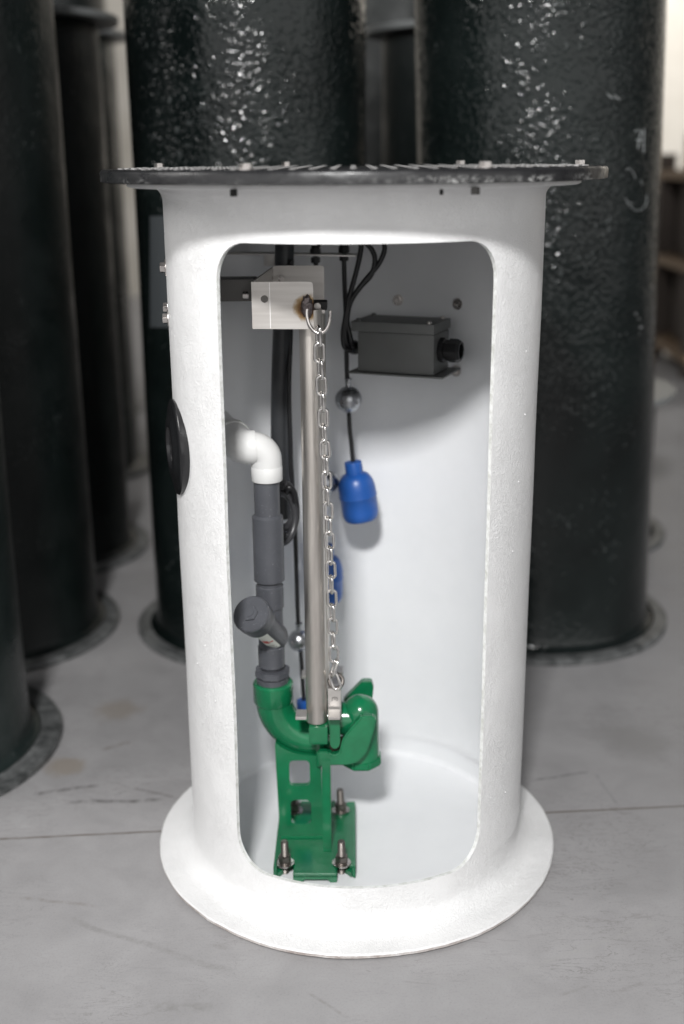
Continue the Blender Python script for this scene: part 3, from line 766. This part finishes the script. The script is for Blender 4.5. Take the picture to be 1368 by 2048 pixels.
# angled valve branch with screwed cap
j = P(551, 1272, Y=YE); c1 = P(501, 1227, Y=-.115); av = (c1-j).normalized(); L = (c1-j).length
prof = [(0, -.020), (.012, -.019), (.020, -.012), (.0232, 0), (.0232, L-.042), (.0255, L-.040), (.0265, L-.034)]
obj('valve_branch', lathe(prof+[(0, L-.034)], 40, j, av), m_pvc, dp, 40)
prof = [(0, L-.038), (.029, L-.038), (.031, L-.036), (.0315, L-.020), (.0325, L-.018), (.0325, L-.003), (.0305, L), (.012, L), (0, L)]
cap = obj('valve_cap', lathe(prof, 48, j, av), m_pvc, dp, 30)
obj('hex_head', hexprism(c1+av*-.001, .0145, .0055, av, None, 6, .0008), m_pvc, cap, 30)
obj('hex_boss', lathe([(.0075, .0), (.0075, .0058), (.0, .0058)], 24, c1, av), m_pvc, cap, 30)
# sticker wrapped on the branch
xx = av.cross(Vector((0, -1, -.3))).normalized(); yy = Vector(av.cross(xx)).normalized()
if yy.y > 0: yy = -yy
down = (-UP+RT*0-FW*.35); down = (down-av*down.dot(av)).normalized(); side = av.cross(down)
def patch(s0, s1, a0, a1, r):
    own = bmesh.new(); g = []
    for i in range(9):
        an = a0+(a1-a0)*i/8; row = []
        for s in (s0, s1): row.append(own.verts.new(j+av*s+(down*math.cos(an)+side*math.sin(an))*r))
        g.append(row)
    for p_, q_ in zip(g, g[1:]): own.faces.new((p_[0], p_[1], q_[1], q_[0]))
    return own
stk = obj('sticker', patch(.004, L-.044, -.55, .55, .0236), m_label, dp, 60)
obj('print', merge(patch(.030, .042, -.40, .1, .0238), patch(.034, .038, .15, .45, .0238)), m_red, stk, 60)
obj('print', merge(merge(patch(.008, .010, -.3, .35, .0238), patch(.013, .0145, -.3, .2, .0238)), patch(.017, .0185, -.25, .3, .0238)), m_ink, stk, 60)
# white elbows
A0 = P(534, 960, Y=YE); zc = P(534, 893, Y=YE).z; A0 = Vector((A0.x, YE, A0.z))
xs = P(486, 885, Y=YE-.005).x
path = bend_path([A0, (A0.x, YE, zc), (xs, YE-.005, zc-.001), (-.245, .165, zc)], .026, 10)
V1 = Vector((A0.x, YE, zc)); V2 = Vector((xs, YE-.005, zc-.001)); V3 = Vector((-.250, .160, zc))
bm = tube(bend_path([A0, V1, V1.lerp(V2, .62)], .030, 12), .0262, 40)
lathe([(.0262, 0), (.0268, .001), (.0268, .024), (.0255, .026)], 40, A0, (0, 0, 1), bm)
obj('elbow', bm, m_pvcw, dp, 50)
bm = tube(bend_path([V1.lerp(V2, .45), V2, V2.lerp(V3, .42)], .026, 12), .0290, 40)
d23 = (V3-V2).normalized()
lathe([(.022, 0), (.0305, 0), (.0315, .002), (.0315, .016), (.029, .018)], 40, V2.lerp(V3, .35), d23, bm)
obj('elbow', bm, m_pvcw, dp, 50)
obj('pipe', cyl(V2.lerp(V3, .4), V3+d23*.04, .024, 40), m_pvcw, dp, 50)

# ------------------------------------------------------------------ vent conduit and power cable
YC = .150
cpts = [P(569, 460, Y=YC), P(568.5, 530, Y=YC), P(565, 640, Y=YC), P(561, 760, Y=YC), P(559.5, 870, Y=YC), P(561, 960, Y=YC), P(564, 1035, Y=YC)]
tag(obj('conduit', tube(smooth_path(cpts, 8), .0168, 28), m_cond, None, 60), 'dark grey conduit hanging behind the rail and the white elbow', 'conduit')
pc = thing('power_cable', 'charcoal cable coiled and tied behind the grey pipe coupling', 'cable', P(580, 1010, Y=.04))
for k, (dx, rx, r) in enumerate(((0, 24, .0075), (5, 22, .0062), (-4, 28, .0062))):
    pts = []
    for q in range(14):
        a = -PI*.55+PI*1.1*q/13
        pts.append(P(566+dx+rx*math.cos(a), 1012+k*12+(44+k*3)*math.sin(a), Y=.045-.012*k+.02*math.sin(q*.3)))
    obj('loop', tube(smooth_path(pts, 4), r, 14), m_cable2, pc, 60)
obj('tie', tube(smooth_path([P(570, 988, Y=.03), P(578, 975, Y=.025), P(588, 985, Y=.03), P(590, 1003, Y=.035)], 6), .0055, 12), m_cable, pc, 60)
obj('strap', box(P(571, 975, Y=.03), (.006, .012, .022), None, None, .001), m_cable2, pc, 30)

# ------------------------------------------------------------------ float bracket strip
YS = .205
fb = thing('float_bracket', 'thin stainless strip across the basin top carrying the cable glands', 'bracket', P(600, 508, Y=YS))
a, b = P(425, 505, Y=YS), P(716, 510, Y=YS)
obj('strip', box(((a.x+b.x)/2, YS, (a.z+b.z)/2), (b.x-a.x, .045, .003), None, Matrix.Rotation(math.atan2(a.z-b.z, b.x-a.x)*1.0, 3, 'Y'), .0005), m_dull, fb, 30)
obj('tab', box(P(540, 521, Y=YS-.02), (.022, .003, .020), None, None, .0005), m_dull, fb, 30)
def gland(px, py, Y, parent):
    c = P(px, py, Y=Y)
    bm = hexprism(c+Vector((0, 0, .002)), .0105, .011, (0, 0, 1), None, 6, .001)
    hexprism(c-Vector((0, 0, .012)), .0090, .010, (0, 0, 1), bm, 6, .001)
    lathe([(0, .013), (.0085, .013), (.0075, .019), (0, .019)], 20, c, (0, 0, 1), bm)
    return obj('gland', bm, m_cable, parent, 30)

# ------------------------------------------------------------------ float switches
def float_switch(label, cord, Yc, ball, br, neck, bottom, gl=None, side=True, scale=1.0):
    n0 = P(*neck, Y=Yc); b0 = P(*bottom, Y=Yc)
    fs = thing('float_switch', label, 'float switch', n0, 'blue float switches')
    ax_ = (b0-n0).normalized(); L = (b0-n0).length
    r = .036*scale; nr = .0168*scale
    prof = [(0, 0), (nr*.55, 0), (nr*.95, .0006), (nr, .003), (nr*1.02, .20*L)]
    for k in range(1, 10):
        a = PI/2*k/9; prof.append((nr*1.02+(r-nr)*math.sin(a), .20*L+.30*L*(1-math.cos(a))))
    prof += [(r*1.02, .56*L), (r*1.03, .58*L), (r*1.0, .59*L), (r*.985, .82*L)]
    for k in range(1, 7):
        a = PI/2*k/6; prof.append((r*.985-.22*r*(1-math.cos(a)), .82*L+.17*L*math.sin(a)))
    prof += [(0, L)]
    obj('float', lathe(prof, 48, n0, ax_), m_blue, fs, 45)
    pts = smooth_path([P(x, y, Y=Yc if len(q_) < 3 else q_[2]) for q_ in cord for x, y in [q_[:2]]], 8)
    obj('cord', tube(pts, .0043, 12), m_cable, fs, 60)
    if ball:
        c = P(*ball, Y=Yc)
        own = bmesh.new(); bmesh.ops.create_uvsphere(own, u_segments=40, v_segments=24, radius=br, matrix=Matrix.Translation(c))
        w = obj('weight', own, m_lead, fs, 60)
        obj('sleeve', lathe([(.0055, -.010), (.0065, -.010), (.0055, .0), (.0055, .010), (.0075, .011), (.0075, .0125), (.0045, .0125)], 20, c+Vector((0, 0, br+.002)), (0, 0, 1)), m_lead, w, 40)
        vw = (CP-c).normalized()
        for ux, uz in ((-.42, -.2), (.62, -.25)):
            dn_ = (vw*.8+RT*ux+UP*uz).normalized(); pp = c+dn_*(br-.0018)
            obj('screw', lathe([(0, .0008), (.0022, .0008), (.0034, .0028), (.0036, .0022), (.0036, 0)], 16, pp, dn_), m_steel, w, 40)
    if side:
        q = [P(bottom[0]+x_+15, neck[1]+y_, Y=Yc-.016) for x_, y_ in ((17, 61), (19, 59.5), (21.5, 60))]
        obj('print', tube(q, .0012, 6), m_label, fs.children[0] if fs.children else fs, 60)
    if gl: gland(*gl, fs)
    return fs
float_switch('blue pear shaped float hanging free to the right of the chain below the junction box',
    [(700, 470), (690, 492), (688, 508), (689, 560), (692, 640), (693, 700), (694, 745), (696, 775), (699, 850), (703, 890), (706, 926)], .205, (697, 799), .0252, (705.5, 923), (723, 1040), (688, 508, .205))
float_switch('blue float half hidden behind the chain and guide tube',
    [(650, 470), (636, 492), (631, 508), (634, 560), (641, 700), (646, 900), (650, 1000), (651, 1092)], .212, (653, 964), .0235, (651, 1089), (654, 1203), (631, 512, .205), scale=.93)
float_switch('lowest blue float, only its top seen behind the green elbow and rail',
    [(583, 520), (582, 640, .15), (578, 780), (581, 884), (583, 943), (590, 1056), (596, 1235), (602, 1310), (608, 1402)], .13, (598, 1281), .0215, (608, 1400), (615, 1500), None, side=False, scale=.9)

# ------------------------------------------------------------------ junction box on the rear wall
ang = math.radians(22); bx = Vector((math.cos(ang), -math.sin(ang), 0)); byv = Vector((math.sin(ang), math.cos(ang), 0)); bz = Vector((0, 0, 1))
FLc = P(701, 642, Y=.165)                    # front left top corner of the lid
rot = Matrix((bx, byv, bz)).transposed()
jb = thing('junction_box', 'dark grey junction box mounted on the rear wall below two bolt heads', 'junction box', FLc)
wd, dp_, hg = .158, .098, .092
def JB(u, v, w): return FLc+bx*u+byv*v+bz*w
obj('lid', box(JB(wd/2, dp_/2, -.009), (wd, dp_, .018), None, rot, .002), m_box, jb, 30)
obj('case', box(JB(wd/2+.005, dp_/2, -.018-(hg-.018)/2), (wd-.012, dp_-.010, hg-.019), None, rot, .004), m_box, jb, 30)
obj('mounting_plate', box(JB(wd/2+.006, dp_/2+.004, -hg-.0015), (wd+.022, dp_+.012, .003), None, rot, .0005), m_box, jb, 30)
for u, v in ((.012, .010), (.012, dp_-.012), (wd-.012, .010), (wd-.012, dp_-.012)):
    obj('screw', lathe([(0, 0), (.0045, 0), (.0045, .003), (.0035, .0045), (0, .0045)], 16, JB(u, v, 0)), m_box if u < .1 else m_steel, jb, 30)
def jgland(u, s, w, k=1.0):
    o = JB(u, dp_*.42, w); ax_ = bx*s
    bm = lathe([(.0, 0), (.0225*k, 0), (.0225*k, .010*k), (.019*k, .012*k), (.019*k, .018*k), (.0215*k, .019*k), (.0215*k, .034*k), (.018*k, .040*k), (.0145*k, .040*k), (.0135*k, .030*k), (0, .030*k)], 8, o, ax_)
    obj('cable_gland', bm, m_rubber, jb, 20)
jgland(wd-.002, 1, -.050); jgland(.006, -1, -.054, .62)
# cords feeding the box
fc = thing('feed_cables', 'black cables looping from the basin top down to the left side of the junction box', 'cables', P(700, 600, Y=.18))
E_ = JB(-.012, dp_*.42, -.054)
for pts in ([(722, 470), (723, 490), (718, 520), (708, 560), (697, 600), (690, 640), (686, 670), (690, 695), (700, 700)],
            [(722, 478), (742, 497), (750, 520), (742, 550), (720, 575), (700, 605), (693, 640), (690, 668), (694, 688), (703, 697)],
            [(760, 460), (768, 485), (768, 505), (756, 530), (735, 555), (712, 585), (699, 610), (694, 640), (697, 660), (703, 685), (706, 694)],
            [(668, 470), (690, 478), (704, 486)]):
    q = [P(x, y, Y=.175) for x, y in pts]
    if len(pts) > 4: q[-1] = E_
    obj('cable', tube(smooth_path(q, 8), .0046, 12), m_cable, fc, 60)

# ------------------------------------------------------------------ the black tanks behind
def tank(label, cx, cy, r, rf, h, m, mark=False, topf=True, group='black fibreglass tanks in the background'):
    o = thing('black_tank', label, 'tank', (cx, cy, 0), group)
    seg = 96
    zf = .018; prof = [(r, zf+.02)]
    bm = lathe([(r+.02, zf), (r+.006, zf+.006), (r, zf+.02)]+[(r, zf+.02+(h-.04-zf)*k/14) for k in range(1, 15)]+[(r-.004, h-.012), (r-.010, h-.012), (r-.010, .3)], seg, (cx, cy, 0))
    for v in bm.verts:
        w = noise.noise(Vector((v.co.x*3, v.co.y*3, v.co.z*1.5)))*.004; d_ = Vector((v.co.x-cx, v.co.y-cy, 0)).normalized(); v.co += d_*w
    obj('shell', bm, m, o, 45)
    obj('base_flange', lathe([(r+.022, zf+.0005), (rf-.004, zf), (rf, zf-.003), (rf, .002), (rf-.003, 0), (.1, 0)], seg, (cx, cy, 0)), [m_flangetop, m_flangerim], o, 35)
    me = bpy.data.objects[o.children[-1].name].data if o.children else None
    for p in me.polygons:
        p.material_index = 0 if p.normal.z > .9 else 1
    if topf:
        obj('top_flange', lathe([(r-.010, h-.016), (rf-.002, h-.016), (rf, h-.013), (rf, h), (rf-.002, h+.002), (r-.012, h+.002)], seg, (cx, cy, 0), closed=True), m_toprim, o, 35)
    return o
tank('black tank cut by the left picture edge, nearest of all with its grey rimmed flange', -1.01, .337, .29, .358, 1.95, m_bt[1])
tank('black tank second from the left, standing right behind the nearest one', -1.0, 1.02, .287, .345, 1.95, m_bt[2])
tank('black tank far back on the left with its pale top flange in view', -1.03, 1.70, .283, .345, 1.628, m_bt[2])
tank('wide glossy black tank directly behind the white basin, left of its centre', -.256, 1.06, .287, .343, 2.0, m_bt[0])
wt = bpy.data.objects['black_tank.003']
def tank_patch(c, r, x0, x1, y0, y1, n=10):
    own = bmesh.new(); g = []
    for i in range(n+1):
        row = []
        for yy in (y0, y1):
            x = x0+(x1-x0)*i/n; d = FW+RT*((x-684)/CF)-UP*((yy-1024)/CF); ox, oy = CP.x-c[0], CP.y-c[1]
            A = d.x**2+d.y**2; B = 2*(ox*d.x+oy*d.y); C_ = ox*ox+oy*oy-r*r
            k = (-B-math.sqrt(max(B*B-4*A*C_, 0)))/(2*A); row.append(own.verts.new(CP+d*k))
        g.append(row)
    for a, b in zip(g, g[1:]): own.faces.new((a[0], b[0], b[1], a[1]))
    return own
obj('sticker', tank_patch((-.256, 1.06), .293, 300, 345, 432, 655), mat('grey_patch', (.05, .056, .06), .45), wt, 40)  # plain grey patch laid over the tank's left edge
F_c = (.505, 1.105); F_r = .301; LEAN = .036
ft = tank('big glossy black tank behind the basin on the right with chalk marks', F_c[0], F_c[1], F_r, .357, 2.0, m_bt[0])
e_ = P(747, 70, Y=2.1)
tank('shorter black tank with a grey top flange seen in the gap between two tall ones', e_.x+.318, 2.15, .287, .345, P(790, 40, Y=1.85).z, m_bt[2])
g_ = P(243, 500, Y=2.7)
tank('most distant black tank in the gap on the left, pale flange on top', g_.x-.28, 2.75, .287, .345, P(235, 58, Y=2.6).z, m_bt[1])
t2 = P(226, 300, Y=3.9)
tank('tall black tank farthest back on the left, rising above the pale flanges', t2.x-.285, 3.9, .287, .345, 2.6, m_bt[2])
tank('tall black tank at the very back, filling the gap above the shorter one', P(790, 30, Y=3.4).x+.02, 3.4, .33, .38, 2.7, m_bt[2])
h_ = P(1332, 1062, Z=.01)
tank('black tank hidden behind the right hand one, only its flange showing', h_.x-.345, h_.y+.05, .287, .345, .5, m_bt[2])
for c_ in ft.children:     # its shell stands a little out of plumb
    if not c_.name.startswith('base_flange'):
        for v in c_.data.vertices: v.co.x -= LEAN*v.co.z
# chalk marks on the right tank
def on_tank(px, py, c=F_c, r=F_r+.0015):
    d = FW+RT*((px-684)/CF)-UP*((py-1024)/CF); ox, oy = CP.x+LEAN*CP.z-c[0], CP.y-c[1]; dx = d.x+LEAN*d.z
    A = dx**2+d.y**2; B = 2*(ox*dx+oy*d.y); C_ = ox*ox+oy*oy-r*r
    k = (-B-math.sqrt(max(B*B-4*A*C_, 0)))/(2*A); return CP+d*k
def chalk(strokes, rad=.0013):
    bm = bmesh.new()
    for s in strokes: tube(smooth_path([on_tank(*p) for p in s], 5), rad, 6, bm)
    return obj('chalk_mark', bm, m_chalk, ft, 60)
chalk([[(1269, 264), (1273, 261), (1281, 262), (1280, 272), (1278, 284), (1276, 297)], [(1272, 280), (1283, 280)], [(1288, 258), (1287.5, 280), (1287, 305)]], .0008)
chalk([[(1252, 340), (1258, 337), (1266, 345), (1271, 358)], [(1281, 360), (1284, 370)], [(1250, 396), (1258, 409), (1270, 420), (1284, 418), (1293, 406), (1294, 390)], [(1254, 404), (1266, 408)]], .0005)
chalk([[(1213, 187), (1222, 193), (1232, 196), (1240, 200)], [(1216, 190), (1225, 197)], [(1228, 189), (1239, 198)]], .0005)
bm = bmesh.new()
for x, y, s in ((1272, 628, .006), (1278, 638, .005), (1282, 655, .007), (1280, 668, .004), (1298, 683, .005), (1240, 671, .004), (1253, 668, .003), (1103, 590, .003), (1098, 640, .003)):
    own = bmesh.new(); q = on_tank(x, y)-Vector((0, -.002, 0)); bmesh.ops.create_icosphere(own, subdivisions=2, radius=s*.6, matrix=Matrix.Translation(q))
    obj('resin_drip', own, m_flangetop, ft, 60)

# ------------------------------------------------------------------ far right: racking with boxes
rk = thing('storage_rack', 'blurred brown timber rack with boxes at the far right edge', 'rack', (2.6, 5.0, 0))
rx0 = P(1352, 700, Y=5.0).x
for x in (rx0, rx0+1.5):
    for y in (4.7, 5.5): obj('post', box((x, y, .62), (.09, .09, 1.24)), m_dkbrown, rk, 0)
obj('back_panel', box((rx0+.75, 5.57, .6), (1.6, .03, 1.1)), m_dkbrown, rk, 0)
for z in (.12, .62, 1.12): obj('shelf', box((rx0+.75, 5.1, z), (1.6, .95, .05)), m_wood, rk, 0)
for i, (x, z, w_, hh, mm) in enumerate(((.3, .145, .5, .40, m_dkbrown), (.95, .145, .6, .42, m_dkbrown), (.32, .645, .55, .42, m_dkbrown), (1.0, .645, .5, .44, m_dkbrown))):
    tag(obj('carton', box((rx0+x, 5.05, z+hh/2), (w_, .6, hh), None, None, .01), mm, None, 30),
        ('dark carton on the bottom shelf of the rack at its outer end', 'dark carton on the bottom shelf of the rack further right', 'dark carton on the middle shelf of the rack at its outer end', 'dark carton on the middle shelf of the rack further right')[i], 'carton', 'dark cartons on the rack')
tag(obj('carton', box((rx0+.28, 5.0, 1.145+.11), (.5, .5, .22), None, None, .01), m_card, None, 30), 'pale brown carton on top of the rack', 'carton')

# ------------------------------------------------------------------ light
w = bpy.data.worlds.new('World'); sc.world = w; w.use_nodes = True
nt = w.node_tree; bg = nt.nodes['Background']
tc = nt.nodes.new('ShaderNodeTexCoord'); sp = nt.nodes.new('ShaderNodeSeparateXYZ'); rp = nt.nodes.new('ShaderNodeValToRGB')
nt.links.new(tc.outputs['Generated'], sp.inputs[0])
mr = nt.nodes.new('ShaderNodeMapRange'); mr.inputs[1].default_value = -1; mr.inputs[2].default_value = 1
nt.links.new(sp.outputs['Z'], mr.inputs[0]); nt.links.new(mr.outputs[0], rp.inputs['Fac'])
els = rp.color_ramp.elements
els[0].position = .45; els[0].color = (.30, .30, .30, 1); els[1].position = .62; els[1].color = (.16, .162, .168, 1)
e = els.new(.8); e.color = (.34, .345, .36, 1)
fy = nt.nodes.new('ShaderNodeMapRange'); fy.interpolation_type = 'SMOOTHSTEP'; fy.inputs[1].default_value = .1; fy.inputs[2].default_value = -.7
nt.links.new(sp.outputs['Y'], fy.inputs[0])
fz_ = nt.nodes.new('ShaderNodeMapRange'); fz_.interpolation_type = 'SMOOTHSTEP'; fz_.inputs[1].default_value = .62; fz_.inputs[2].default_value = .25
nt.links.new(sp.outputs['Z'], fz_.inputs[0])
mm = nt.nodes.new('ShaderNodeMath'); mm.operation = 'MULTIPLY'; nt.links.new(fy.outputs[0], mm.inputs[0]); nt.links.new(fz_.outputs[0], mm.inputs[1])
mx = nt.nodes.new('ShaderNodeMix'); mx.data_type = 'RGBA'; nt.links.new(mm.outputs[0], mx.inputs[0]); nt.links.new(rp.outputs['Color'], mx.inputs[6]); mx.inputs[7].default_value = (3.3, 3.28, 3.25, 1)
nt.links.new(mx.outputs[2], bg.inputs['Color']); bg.inputs['Strength'].default_value = .40
def area(name, loc, target, sx, sy, power, color=(1, 1, 1)):
    l = bpy.data.lights.new(name, 'AREA'); l.shape = 'RECTANGLE'; l.size = sx; l.size_y = sy; l.energy = power; l.color = color
    o = bpy.data.objects.new(name, l); COL.objects.link(o); o.location = loc
    o.rotation_euler = (Vector(target)-Vector(loc)).to_track_quat('-Z', 'Y').to_euler(); return o
area('ceiling_lamp', (-.32, -3.25, 3.25), (0, 0, .8), .42, .30, 205, (1, .995, .99))
area('side_lamp', (-3.8, -.45, 3.1), (0, .3, .8), 1.3, 1.3, 62, (1, .98, .96))
area('rear_wall_fill', (3.6, 6.6, 4.2), (3.2, 9, 1.5), 2.4, .3, 210, (1, .98, .95))  # added unseen light, brightens the right part of the back wall
sc.render.engine = 'CYCLES'
